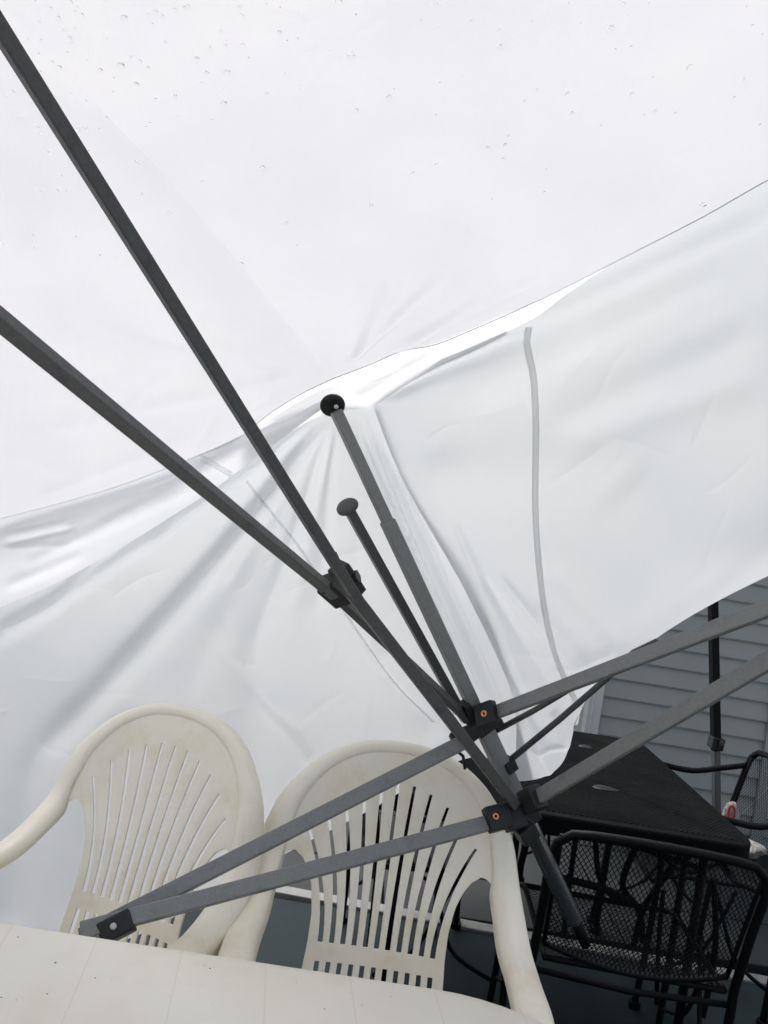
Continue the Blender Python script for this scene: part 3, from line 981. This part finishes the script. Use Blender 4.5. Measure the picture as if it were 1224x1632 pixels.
def make_chair(label):
    root = empty('plastic_chair', (0, 0, 0), label, 'chair', 'white plastic armchairs behind the table')
    ctop = [0.083, 0.086, 0.097, 0.117, 0.147, 0.187]
    atop = [0.0, 0.036, 0.074, 0.113, 0.149, 0.182]
    arch = [(0.0, 0.014), (0.058, 0.018), (0.113, 0.035), (0.165, 0.066), (0.208, 0.110), (0.232, 0.160)]
    lines = []          # columns left to right: (path of (a,c)) with flag for the slot columns
    NS, NC, NB = 14, 6, 7

    def line(i, side):
        """edge line of slot i (-5..5) on its left (-1) or right (+1) side"""
        k = abs(i)
        sg = 1 if i >= 0 else -1
        pts = []
        for q in range(NB):                                   # lower slots
            c = 0.525 - (0.525 - 0.447) * q / (NB - 1)
            pts.append((0.0236 * i * (1.0 + 0.25 * (c - 0.447)) + side * 0.0050, c))
        for q in range(NS):
            t = q / (NS - 1)
            c = 0.412 + (ctop[k] - 0.412) * t
            g_ = t ** 1.9
            a = sg * (0.0236 * k * (1 - g_) + atop[k] * g_)
            wv = 0.0054 * (1 - 0.40 * t)
            pts.append((a + side * wv, c))
        a0, c0 = pts[-1]
        a1, c1 = arch[k][0] * sg, arch[k][1]
        for q in range(1, NC + 1):
            t = q / NC
            pts.append((a0 * (1 - t) + (a1 + side * 0.006 * t) * t, c0 * (1 - t) + c1 * t))
        return pts

    def outer(sg):
        pts = []
        kc = [(0.525, 0.150), (0.447, 0.1455), (0.412, 0.1435), (0.36, 0.1445), (0.31, 0.1525), (0.275, 0.166), (0.252, 0.182), (0.240, 0.198)]
        cs = [p[0] for p in kc][::-1]
        as_ = [p[1] for p in kc][::-1]
        for q in range(NB):
            c = 0.525 - (0.525 - 0.447) * q / (NB - 1)
            pts.append((sg * float(np.interp(c, cs, as_)), c))
        for q in range(NS):
            t = q / (NS - 1)
            c = 0.412 + (0.240 - 0.412) * t
            pts.append((sg * float(np.interp(c, cs, as_)), c))
        for q in range(1, NC + 1):
            t = q / NC
            pts.append((sg * (0.198 + 0.030 * t), 0.240 + 0.016 * t * t - 0.0015 * math.sin(math.pi * t)))
        return pts

    cols = [(outer(-1), 'rib')]
    for i in range(-5, 6):
        cols.append((line(i, -1), 'slot'))
        cols.append((line(i, 1), 'rib'))
    cols.append((outer(1), 'end'))
    # subdivide ribs once for a smooth bow
    full = []
    for j, (pts, kind) in enumerate(cols):
        full.append((pts, kind))
        if kind == 'rib':
            nx = cols[j + 1][0]
            steps = 4 if j in (0, len(cols) - 2) else 2
            for q in range(1, steps):
                t = q / steps
                full.append(([(p[0] * (1 - t) + n[0] * t, p[1] * (1 - t) + n[1] * t) for p, n in zip(pts, nx)], 'rib'))
    nr = len(full[0][0])
    b = MB()
    vs_ = [back_pt(*full[j][0][i]) for j in range(len(full)) for i in range(nr)]
    fs_ = []
    for j in range(len(full) - 1):
        for i in range(nr - 1):
            if full[j][1] == 'slot' and (i < NB - 1 or NB <= i < NB + NS - 1):
                continue
            fs_.append((j * nr + i, (j + 1) * nr + i, (j + 1) * nr + i + 1, j * nr + i + 1))
    b.add(vs_, fs_)
    bk = b.build('backrest', M_RESIN, root, smooth=True, solid=0.0058)
    bk.modifiers['thickness'].use_even_offset = True
    bv = bk.modifiers.new('bevel', 'BEVEL')
    bv.width = 0.0013
    bv.segments = 2
    bv.limit_method = 'ANGLE'
    bv.angle_limit = R(50)
    # rim that runs from one front leg over the arm and crest to the other
    fn = Vector((0, -math.cos(R(14)), math.sin(R(14))))
    half = []     # (point, normal, width)
    for (a, c, w) in ((0.0, 0.012, 0.026), (0.045, 0.0145, 0.027), (0.09, 0.023, 0.029), (0.135, 0.042, 0.032), (0.175, 0.070, 0.036), (0.206, 0.104, 0.040), (0.229, 0.140, 0.047), (0.243, 0.180, 0.053)):
        half.append((back_pt(a, c) + fn * 0.0015, (fn + Vector((0.25 * a / 0.2, 0, 0.1))).normalized(), w))
    half += [(Vector((0.257, 0.243, 0.715)), Vector((0.35, -0.85, 0.4)), 0.062), (Vector((0.267, 0.200, 0.675)), Vector((0.40, -0.7, 0.6)), 0.066),
             (Vector((0.270, 0.135, 0.646)), Vector((0.35, -0.45, 0.85)), 0.068), (Vector((0.271, 0.06, 0.638)), Vector((0.25, -0.2, 1)), 0.062),
             (Vector((0.266, -0.03, 0.638)), Vector((0.05, -0.03, 1)), 0.063), (Vector((0.260, -0.11, 0.632)), Vector((0, -0.2, 1)), 0.063),
             (Vector((0.265, -0.165, 0.618)), Vector((0, -0.6, 0.8)), 0.055), (Vector((0.262, -0.196, 0.58)), Vector((0, -1, 0.3)), 0.054),
             (Vector((0.258, -0.212, 0.50)), Vector((0.05, -1, 0.05)), 0.053), (Vector((0.256, -0.225, 0.36)), Vector((0.05, -1, 0)), 0.052),
             (Vector((0.258, -0.24, 0.18)), Vector((0.05, -1, 0)), 0.048), (Vector((0.262, -0.255, 0.0)), Vector((0.05, -1, 0)), 0.044)]
    mir = [(Vector((-p.x, p.y, p.z)), Vector((-n.x, n.y, n.z)), w) for (p, n, w) in half[1:]]
    path = list(reversed(mir)) + half
    P = np.array([[*p, *n, w] for p, n, w in path])
    Q = catmull(P, np.linspace(0, 1, 150))
    b = MB()
    vs_, fs_ = [], []
    prof = [(-1.0, -0.0040), (-0.93, -0.0015), (-0.7, 0.0003), (-0.3, 0.0018), (0.1, 0.0028), (0.45, 0.002), (0.75, -0.001), (0.93, -0.008), (1.0, -0.019), (1.02, -0.030)]
    npf = len(prof)
    for i in range(len(Q)):
        p = Vector(Q[i, :3])
        t = Vector(Q[min(i + 1, len(Q) - 1), :3]) - Vector(Q[max(i - 1, 0), :3])
        t.normalize()
        n = Vector(Q[i, 3:6])
        n = (n - t * n.dot(t)).normalized()
        w = n.cross(t).normalized()
        lip = min(1.0, max(0.0, (n.z - 0.25) / 0.4))
        for q_, (s, h) in enumerate(prof):
            hh = h - lip * (0.026 if q_ == 0 else 0.008 if q_ == 1 else 0.0)
            vs_.append(p + w * s * Q[i, 6] / 2 + n * hh)
    for i in range(len(Q) - 1):
        for k in range(npf - 1):
            fs_.append((i * npf + k, i * npf + k + 1, (i + 1) * npf + k + 1, (i + 1) * npf + k))
    b.add(vs_, fs_)
    rm = b.build('arm_rim', M_RESIN, root, smooth=True, solid=0.0045)
    # seat
    b = MB()
    nx, ny = 18, 18
    vs_, fs_ = [], []
    for j in range(ny + 1):
        v = j / ny
        y = -0.235 + 0.445 * v
        hw = 0.235 - 0.075 * v ** 2
        for i in range(nx + 1):
            u = -1 + 2 * i / nx
            z = 0.425 - 0.012 * math.cos(u * 1.4) * math.sin(math.pi * v) + 0.012 * u ** 6 - 0.03 * max(0, 0.12 - v) / 0.12
            vs_.append(Vector((u * hw, y, z)))
    for j in range(ny):
        for i in range(nx):
            fs_.append((j * (nx + 1) + i, j * (nx + 1) + i + 1, (j + 1) * (nx + 1) + i + 1, (j + 1) * (nx + 1) + i))
    b.add(vs_, fs_)
    b.build('seat', M_RESIN, root, smooth=True, solid=0.007)
    for sx in (-1, 1):
        b = MB()
        vs_, fs_ = [], []
        for q in range(10):
            t = q / 9
            c = Vector((sx * (0.135 + 0.075 * t), 0.195 + 0.16 * t ** 1.3, 0.415 - 0.415 * t))
            w = 0.050 - 0.014 * t
            for (ux, uy) in ((-0.5, 0.5), (-0.5, -0.4), (0.0, -0.55), (0.5, -0.4), (0.5, 0.5), (0.42, 0.5), (0.42, -0.3), (0, -0.42), (-0.42, -0.3), (-0.42, 0.5)):
                vs_.append(c + Vector((ux * w, -uy * w * -0.8, 0)))
        for q in range(9):
            for k in range(10):
                k2 = (k + 1) % 10
                fs_.append((q * 10 + k, q * 10 + k2, (q + 1) * 10 + k2, (q + 1) * 10 + k))
        b.add(vs_, fs_)
        b.build('leg', M_RESIN, root)
    return root


ch1 = make_chair('plastic armchair with two grey canopy bars crossing its slatted back')
ch2 = copy_tree(ch1)
ch2['label'] = 'plastic armchair turned aside, the folded bar joint resting before its lower slats'
ch1.location = (0.130, 1.37, 0)
ch1.rotation_euler.z = R(1)
ch2.location = (-0.474, 1.395, 0)
ch2.scale = (0.935, 1.0, 1.0)
ch2.rotation_euler.z = R(-19)

# ================================================================== WHITE TABLE
M_TABLE = mat('white_table_resin', (0.66, 0.615, 0.515), rough=0.40, col2=(0.76, 0.73, 0.645), vscale=3, bump=0.1, bscale=200, rvar=0.05)
_n, _l = M_TABLE.node_tree.nodes, M_TABLE.node_tree.links
_b = _n['Principled BSDF']
_src = _b.inputs['Base Color'].links[0].from_socket
_tc = _n.new('ShaderNodeTexCoord')
_mp = _n.new('ShaderNodeMapping')
_mp.inputs['Rotation'].default_value = (0, 0, R(-7))
_mp.inputs['Location'].default_value = (0.053, 0, 0)
_l.new(_tc.outputs['Object'], _mp.inputs['Vector'])
_br = _n.new('ShaderNodeTexBrick')           # dirty moulded seams of the top
_br.offset = 0.0
_br.inputs['Scale'].default_value = 1.0
_br.inputs['Brick Width'].default_value = 0.1325
_br.inputs['Row Height'].default_value = 9.0
_br.inputs['Mortar Size'].default_value = 0.0016
_br.inputs['Mortar Smooth'].default_value = 0.6
_br.inputs['Color1'].default_value = (1, 1, 1, 1)
_br.inputs['Color2'].default_value = (0.985, 0.985, 0.98, 1)
_br.inputs['Mortar'].default_value = (0.925, 0.91, 0.885, 1)
_l.new(_mp.outputs[0], _br.inputs['Vector'])
_st = _n.new('ShaderNodeTexNoise')
_st.inputs['Scale'].default_value = 9
_st.inputs['Detail'].default_value = 8
_l.new(_tc.outputs['Object'], _st.inputs['Vector'])
_sr = _n.new('ShaderNodeValToRGB')
_sr.color_ramp.elements[0].position = 0.30
_sr.color_ramp.elements[0].color = (0.93, 0.92, 0.89, 1)
_sr.color_ramp.elements[1].position = 0.52
_sr.color_ramp.elements[1].color = (1, 1, 1, 1)
_l.new(_st.outputs['Fac'], _sr.inputs['Fac'])
_cur = _src
for _k in (_br.outputs['Color'], _sr.outputs['Color']):
    _mx = _n.new('ShaderNodeMix')
    _mx.data_type = 'RGBA'
    _mx.blend_type = 'MULTIPLY'
    _mx.inputs[0].default_value = 1.0
    _l.new(_cur, _mx.inputs[6])
    _l.new(_k, _mx.inputs[7])
    _cur = _mx.outputs[2]
_l.new(_cur, _b.inputs['Base Color'])
tbl = empty('plastic_table', (-0.42, 0.80, 0), 'white plastic table with rounded corner and dirt specks in the foreground', 'table')
TX0, TX1, TY0, TY1, TR = -1.25, 0.54, 0.34, 1.216, 0.34


def rrect(x0, x1, y0, y1, r, n=14):
    pts = []
    for (cx, cy, a0) in ((x1 - r, y1 - r, 0), (x0 + r, y1 - r, 90), (x0 + r, y0 + r, 180), (x1 - r, y0 + r, 270)):
        for k in range(n + 1):
            a = R(a0 + 90 * k / n)
            pts.append((cx + r * math.cos(a), cy + r * math.sin(a)))
    return pts


def slab(pts_fn, prof):
    """closed outlines stacked: prof = list of (inset, z)"""
    b = MB()
    vs_, fs_ = [], []
    n = None
    for (ins, z) in prof:
        o = pts_fn(ins)
        n = len(o)
        vs_ += [(x, y, z) for x, y in o]
    for i in range(len(prof) - 1):
        for k in range(n):
            k2 = (k + 1) % n
            fs_.append((i * n + k, i * n + k2, (i + 1) * n + k2, (i + 1) * n + k))
    fs_.append(tuple(range((len(prof) - 1) * n, len(prof) * n)))
    fs_.append(tuple(reversed(range(n))))
    b.add(vs_, fs_)
    return b


tt = slab(lambda s: rrect(TX0 + s, TX1 - s, TY0 + s, TY1 - s, TR - s), [(0.006, 0.672), (0.0, 0.68), (0.0, 0.706), (0.0025, 0.714), (0.008, 0.7185), (0.018, 0.720)])
tto = tt.build('tabletop', M_TABLE, tbl)
for (x, y) in ((-1.0, 0.55), (0.30, 0.55), (-1.0, 1.02), (0.30, 1.02)):
    b = MB()
    b.tube([(x, y, 0.674), (x * 1.02, y, 0.35), (x * 1.04, y, 0.0)], [0.032, 0.028, 0.022], seg=14)
    b.build('leg', M_TABLE, tbl, smooth=True)
# dirt specks
M_DIRT = mat('dirt', (0.20, 0.17, 0.12), rough=0.9)
b = MB()
specks = [(78, 1585, 2.0), (92, 1535, 2.5), (155, 1560, 2), (33, 1494, 2), (320, 1518, 3), (338, 1546, 2.5), (234, 1517, 1.6), (583, 1545, 1.6), (520, 1612, 1.8), (5, 1590, 2)]
for i in range(34):
    specks.append((random.uniform(0, 760), random.uniform(1500, 1632), random.uniform(0.5, 1.3)))
for (a, c, r_) in specks:
    p = on_z(a, c, 0.7205)
    if p.y > TY1 - 0.03 or p.x > TX1 - 0.25:
        continue
    rr = r_ * p.y / F * 0.8
    an = random.uniform(0, 6.28)
    vs_ = [p + Vector((math.cos(an + t) * rr * random.uniform(0.5, 1.4), math.sin(an + t) * rr * random.uniform(0.5, 1.4), 0)) for t in np.linspace(0, 5.2, 6)]
    top = p + Vector((0, 0, rr * 0.7))
    o = vs_ + [top]
    b.add(o, [(k, (k + 1) % 6, 6) for k in range(6)])
sp = b.build('dirt_specks', M_DIRT, tbl)
sp['kind'] = 'stuff'

# ================================================================== BLACK PATIO FURNITURE
def diag_mesh(fn, nu, nv, wire, name, parent, m_=M_IRON, seg=9, thick=None):
    """expanded-metal panel: two families of thin strands over the unit square, fn(u,v)->(point, normal)"""
    b = MB()
    asp = nu / nv

    def strand(u0, v0, du, dv):
        ts = [0.0, 1.0]
        pts = []
        L = 1e9
        if du > 0:
            L = min(L, (1 - u0) / du)
        else:
            L = min(L, u0 / -du)
        L = min(L, (1 - v0) / dv)
        n = max(2, int(seg * L) + 2)
        vs_, fs_ = [], []
        C = []
        for k in range(n):
            t = L * k / (n - 1)
            C.append(fn(min(max(u0 + du * t, 0), 1), min(max(v0 + dv * t, 0), 1)))
        for k in range(n):
            p, nn = C[k]
            t = (C[min(k + 1, n - 1)][0] - C[max(k - 1, 0)][0])
            if t.length < 1e-6:
                return
            t.normalize()
            s = nn.cross(t).normalized() * wire / 2
            vs_ += [p - s, p + nn * wire * 0.4, p + s]
        for k in range(n - 1):
            fs_ += [(k * 3, k * 3 + 1, k * 3 + 4, k * 3 + 3), (k * 3 + 1, k * 3 + 2, k * 3 + 5, k * 3 + 4), (k * 3 + 2, k * 3, k * 3 + 3, k * 3 + 5)]
        b.add(vs_, fs_)

    k = asp
    for i in range(nu):
        u = (i + 0.5) / nu
        strand(u, 0.0, 1.0, k)
        strand(u, 0.0, -1.0, k)
    for j in range(1, nv):
        v = (j - 0.0) / nv
        strand(0.0, v, 1.0, k)
        strand(1.0, v, -1.0, k)
    return b.build(name, m_, parent)


def make_iron_chair(label, loc, rz):
    """local: front is -y, back at +y; 0.52 wide"""
    root = empty('patio_chair', (0, 0, 0), label, 'chair', 'black mesh patio chairs round the black table')

    def bp(u, v):           # back panel, u across 0..1, v up 0..1
        a = (u - 0.5) * (0.45 + 0.03 * v)
        z = 0.455 + 0.30 * v + 0.018 * math.sin(math.pi * u) * v - 0.03 * math.sin(math.pi * u) * (1 - v)
        y = 0.215 + 0.075 * v - 0.28 * a * a
        return Vector((a, y, z)), Vector((0, 1, -0.25)).normalized()

    b = MB()
    pts = []
    for t in np.linspace(0, 1, 9):
        pts.append(Vector((-0.252 + 0.004 * t, 0.20 - 0.02 * (1 - t), 0.0 + 0.42 * t)) if t < 1 else Vector((-0.247, 0.20, 0.42)))
    pts += [Vector((-0.250, 0.235, 0.58)), Vector((-0.256, 0.262, 0.69)), Vector((-0.247, 0.272, 0.735)), Vector((-0.215, 0.280, 0.762))]
    top = [Vector((a, 0.292 - 0.25 * a * a, 0.775 - 0.22 * a * a)) for a in np.linspace(-0.17, 0.17, 9)]
    r_side = [Vector((-p.x, p.y, p.z)) for p in reversed(pts)]
    b.tube(pts + top + r_side, 0.0115, seg=10)
    b.build('back_frame', M_IRON, root, smooth=True)
    diag_mesh(bp, 38, 17, 0.0023, 'mesh_back', root)['kind'] = 'stuff'
    b = MB()
    b.tube([bp(t, 0)[0] for t in np.linspace(0, 1, 15)], 0.007, seg=8)
    b.tube([bp(0, t)[0] for t in np.linspace(0, 1, 5)], 0.006, seg=8)
    b.tube([bp(1, t)[0] for t in np.linspace(0, 1, 5)], 0.006, seg=8)
    b.build('panel_rim', M_IRON, root, smooth=True)

    def sp_(u, v):
        a = (u - 0.5) * 0.44
        y = 0.21 - 0.44 * v
        z = 0.425 - 0.02 * math.sin(math.pi * u) * math.sin(math.pi * v) - 0.03 * max(0, v - 0.85) / 0.15
        return Vector((a, y, z)), Vector((0, 0, 1))
    diag_mesh(sp_, 30, 30, 0.0026, 'mesh_seat', root)['kind'] = 'stuff'
    b = MB()
    loop = [sp_(t, 0)[0] for t in np.linspace(0, 1, 9)] + [sp_(1, t)[0] for t in np.linspace(0.1, 1, 9)] + [sp_(1 - t, 1)[0] for t in np.linspace(0.1, 1, 9)] + [sp_(0, 1 - t)[0] for t in np.linspace(0.1, 1, 9)]
    b.tube(loop, 0.008, seg=8)
    b.tube([(-0.247, 0.195, 0.385), (0, 0.20, 0.375), (0.247, 0.195, 0.385)], 0.008, seg=8)
    b.build('seat_frame', M_IRON, root, smooth=True)
    for s in (-1, 1):
        b = MB()
        b.tube(catmull([(s * 0.252, 0.262, 0.70), (s * 0.262, 0.16, 0.668), (s * 0.268, 0.05, 0.640), (s * 0.266, -0.10, 0.650), (s * 0.262, -0.205, 0.635), (s * 0.256, -0.232, 0.58), (s * 0.25, -0.222, 0.43)], np.linspace(0, 1, 26)), 0.0105, seg=10)
        b.build('arm', M_IRON, root, smooth=True)
        b = MB()
        b.tube(catmull([(s * 0.25, -0.222, 0.45), (s * 0.252, -0.228, 0.2), (s * 0.255, -0.24, 0.01)], np.linspace(0, 1, 9)), 0.0105, seg=10)
        lg = b.build('leg', M_IRON, root, smooth=True)
        for (fx, fy) in ((s * 0.255, -0.24), (s * 0.252, 0.18)):
            b = MB()
            b.tube([(fx, fy, 0.0), (fx, fy, 0.02)], 0.019, seg=12)
            b.build('foot', M_IRON, root)
        b = MB()       # scrolled side brace
        b.tube(catmull([(s * 0.25, -0.20, 0.12), (s * 0.25, -0.06, 0.20), (s * 0.25, 0.0, 0.33), (s * 0.25, 0.03, 0.42)], np.linspace(0, 1, 14)), 0.0065, seg=8)
        b.build('brace', M_IRON, root, smooth=True)
        b = MB()
        b.tube(catmull([(s * 0.25, 0.17, 0.12), (s * 0.25, 0.06, 0.20), (s * 0.25, 0.0, 0.33), (s * 0.25, -0.04, 0.42)], np.linspace(0, 1, 14)), 0.0065, seg=8)
        b.build('brace', M_IRON, root, smooth=True)
    root.location = loc
    root.rotation_euler.z = rz
    return root


pc1 = make_iron_chair('black mesh patio chair with its back to the viewer, pushed up to the black table', (0.795, 1.585 + 0.02, 0), R(180 - 3))
pc1.location = (0.795, 2.10, 0)


def place_chair(label, loc, rz):
    c = copy_tree(pc1)
    c.location = loc
    c.rotation_euler.z = rz
    c['label'] = label
    return c


place_chair('black mesh patio chair side-on beyond the black table, a crumpled bag on its seat', (1.285, 2.735, 0), R(-90))
place_chair('black patio chair beyond the black table, mostly hidden by its top', (0.60, 3.02, 0), R(12))
place_chair('black patio chair at the table end, half hidden by the plastic chair', (0.30, 2.50, 0), R(100))

# table
M_TTOP = mat('wet_black_tabletop', (0.0045, 0.0052, 0.0056), rough=0.55, bump=0.3, bscale=400, rvar=0.2, vscale=7, detail=6, spec=0.02)
bt = empty('patio_table', (0.62, 2.53, 0), 'wet black metal patio table with ribbed top and thick rim', 'table')
BX0, BX1, BY0, BY1 = 0.10, 1.135, 2.055, 3.02
b = slab(lambda s: rrect(BX0 + s, BX1 - s, BY0 + s, BY1 - s, 0.07 - s * 0.9, 6), [(0.004, 0.665), (0.0, 0.668), (0.0, 0.714), (0.003, 0.719), (0.010, 0.720)])
b.build('rim', M_TTOP, bt)
# ribbed surface: slats in four fans as pressed metal
def top_mesh(u, v):
    return Vector((BX0 + 0.03 + u * (BX1 - BX0 - 0.06), BY0 + 0.03 + v * (BY1 - BY0 - 0.06), 0.7208)), Vector((0, 0, 1))


diag_mesh(top_mesh, 64, 60, 0.0058, 'mesh_top', bt, M_TTOP, seg=6)['kind'] = 'stuff'
for (x, y) in ((0.20, 2.16), (1.04, 2.16), (0.49, 2.83), (1.04, 2.92)):
    b = MB()
    b.tube([(x, y, 0.67), (x, y, 0.02)], 0.0125, seg=12)
    lg = b.build('leg', M_IRON, bt, smooth=True)
    b = MB()
    b.tube([(x, y, 0.0), (x, y, 0.022)], 0.022, seg=12)
    b.build('foot', M_IRON, lg)
b = MB()
for (p0, p1) in (((0.20, 2.16), (1.04, 2.92)), ((1.04, 2.16), (0.20, 2.92))):
    b.tube([(p0[0], p0[1], 0.60), ((p0[0] + p1[0]) / 2, (p0[1] + p1[1]) / 2, 0.55), (p1[0], p1[1], 0.60)], 0.008, seg=8)
b.build('brace', M_IRON, bt, smooth=True)
# scrolled base seen through the chair back
for (r_, pts) in ((0.011, [(1015, 1345, 2.45), (992, 1409, 2.50), (1018, 1450, 2.55), (1024, 1500, 2.62)]),
                  (0.011, [(1092, 1352, 2.45), (1051, 1409, 2.50), (1025, 1450, 2.55), (1010, 1505, 2.60)]),
                  (0.012, [(880, 1396, 2.36), (930, 1408, 2.38), (968, 1419, 2.44), (1005, 1438, 2.52)]),
                  (0.009, [(949, 1340, 2.40), (956, 1400, 2.44), (985, 1440, 2.5)]),
                  (0.008, [(1046, 1350, 2.35), (1077, 1382, 2.36), (1110, 1389, 2.37), (1143, 1376, 2.37), (1178, 1376, 2.37)]),
                  (0.008, [(1057, 1420, 2.46), (1050, 1500, 2.48), (1046, 1600, 2.5)]),
                  (0.010, [(1137, 1400, 2.4), (1140, 1510, 2.42), (1120, 1620, 2.44)])):
    b = MB()
    b.tube([at(*p) for p in catmull(pts, np.linspace(0, 1, 22))], r_, seg=8)
    b.build('scroll', M_IRON, bt, smooth=True)
# puddles on the table
M_WATER = mat('water_film', (0.012, 0.013, 0.014), rough=0.42, spec=0.12)
for (px_, py_, wx, wy) in ((934, 1190, 0.026, 0.020), (964, 1256, 0.040, 0.022)):
    p = on_z(px_, py_, 0.7235)
    b = MB()
    seg = 22
    vs_, fs_ = [], []
    for (r_, h) in ((1.0, 0.0), (0.9, 0.0016), (0.6, 0.0026), (0.02, 0.003)):
        for k in range(seg):
            a = 2 * math.pi * k / seg
            q_ = 1 + 0.12 * math.sin(3 * a + px_)
            vs_.append((p.x + math.cos(a) * wx * r_ * q_, p.y + math.sin(a) * wy * r_ * q_, p.z + h))
    for i in range(3):
        for k in range(seg):
            fs_.append((i * seg + k, i * seg + (k + 1) % seg, (i + 1) * seg + (k + 1) % seg, (i + 1) * seg + k))
    fs_.append(tuple(3 * seg + k for k in range(seg)))
    b.add(vs_, fs_)
    pu = b.build('puddle', M_TRIM if False else M_WATER, bt, smooth=True)

# crumpled bag on the far chair
M_BAG = mat('white_plastic_film', (0.25, 0.24, 0.225), rough=0.35, var=0.1, vscale=30)
M_RED = mat('red_print', (0.34, 0.03, 0.045), rough=0.4)


def crumple(name, c, sx, sy, sz, m_, parent=None, seed=1, sub=4):
    bm = bmesh.new()
    bmesh.ops.create_icosphere(bm, subdivisions=sub, radius=1)
    rng = np.random.RandomState(seed)
    dirs = rng.normal(size=(26, 3))
    dirs /= np.linalg.norm(dirs, axis=1)[:, None]
    amp = rng.uniform(-0.30, 0.34, 26)
    for v in bm.verts:
        n = np.array(v.co)
        f = 1 + np.sum(amp * np.maximum(0, (dirs @ n) - 0.72) / 0.28)
        f *= 1 + 0.05 * math.sin(n[0] * 17 + n[1] * 11) * math.cos(n[2] * 13)
        v.co = Vector((c[0] + n[0] * sx * f, c[1] + n[1] * sy * f, c[2] + max(n[2], -0.75) * sz * f))
    me = bpy.data.meshes.new(name)
    bm.to_mesh(me)
    bm.free()
    me.materials.append(m_)
    ob = bpy.data.objects.new(name, me)
    COL.objects.link(ob)
    if parent is not None:
        ob.parent = parent
        par_inv(ob, parent)
    return ob


bag = empty('plastic_bag', (1.43, 2.86, 0.44), 'small white plastic bag with red print on the side-on black chair', 'bag')
pb = at(1166, 1300, 2.88)
crumple('film', (pb.x, pb.y, pb.z - 0.012), 0.034, 0.03, 0.062, M_BAG, bag, 3)
b = MB()
b.tube(catmull([at(1159, 1310, 2.835), at(1162, 1288, 2.835), at(1167, 1284, 2.835), at(1171, 1292, 2.835), at(1167, 1312, 2.835)], np.linspace(0, 1, 14)), 0.0045, seg=6)
b.build('red_print', M_RED, bag, smooth=True)
pp = at(1196, 1328, 2.72)
tag(crumple('crumpled_paper', (pp.x, pp.y, 0.475), 0.042, 0.04, 0.028, M_BAG, None, 8), 'crumpled pale paper lying below the red-printed bag', 'paper')

# upright pole in front of the siding
pole = empty('pole', at(1143, 1442, 3.30), 'upright dark metal pole with a black clamp in front of the siding', 'pole')
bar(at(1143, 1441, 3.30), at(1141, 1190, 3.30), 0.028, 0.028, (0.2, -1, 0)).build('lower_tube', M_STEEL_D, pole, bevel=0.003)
bar(at(1141, 1196, 3.30), at(1130, 640, 3.30), 0.033, 0.033, (0.2, -1, 0)).build('upper_tube', M_IRON, pole, bevel=0.003)
cl = clampbox(at(1141, 1184, 3.29), (0.1, 0, 1), (0, -1, 0), 0.052, 0.050, 0.052, 'clamp', pole)
b = MB()
b.tube([at(1145, 1186, 3.26), at(1151, 1187, 3.26)], 0.018, seg=10)
b.build('knob', M_BLK, cl)

hd = MB()
for t in (0.08, 0.30, 0.335, 0.52, 0.545, 0.57, 0.66, 0.80):
    p = at(848 + 376 * t, 1276 - 246 * t + 15 - 2 * t, 1.55 - 0.24 * t)
    rr = random.uniform(0.0016, 0.0028)
    hd.tube([p + Vector((0, 0, rr)), p + Vector((0, 0, rr * 0.4)), p - Vector((0, 0, rr * 0.5)), p - Vector((0, 0, rr * 1.2))], [rr * 0.4, rr * 0.95, rr, rr * 0.25], seg=8)
for k in range(16):
    t = random.uniform(0.05, 0.95)
    p = at(688 + 40 * t + random.uniform(-3, 3), 1098 + 44 * t, 1.555)
    rr = random.uniform(0.0012, 0.0024)
    hd.tube([p + Vector((0, 0, rr)), p, p - Vector((0, 0, rr * 1.2))], [rr * 0.5, rr, rr * 0.3], seg=7)
hd = hd.build('hanging_drops', M_DRIP, frame, smooth=True)
hd['kind'] = 'stuff'

tbl.rotation_euler.z = R(0.6)
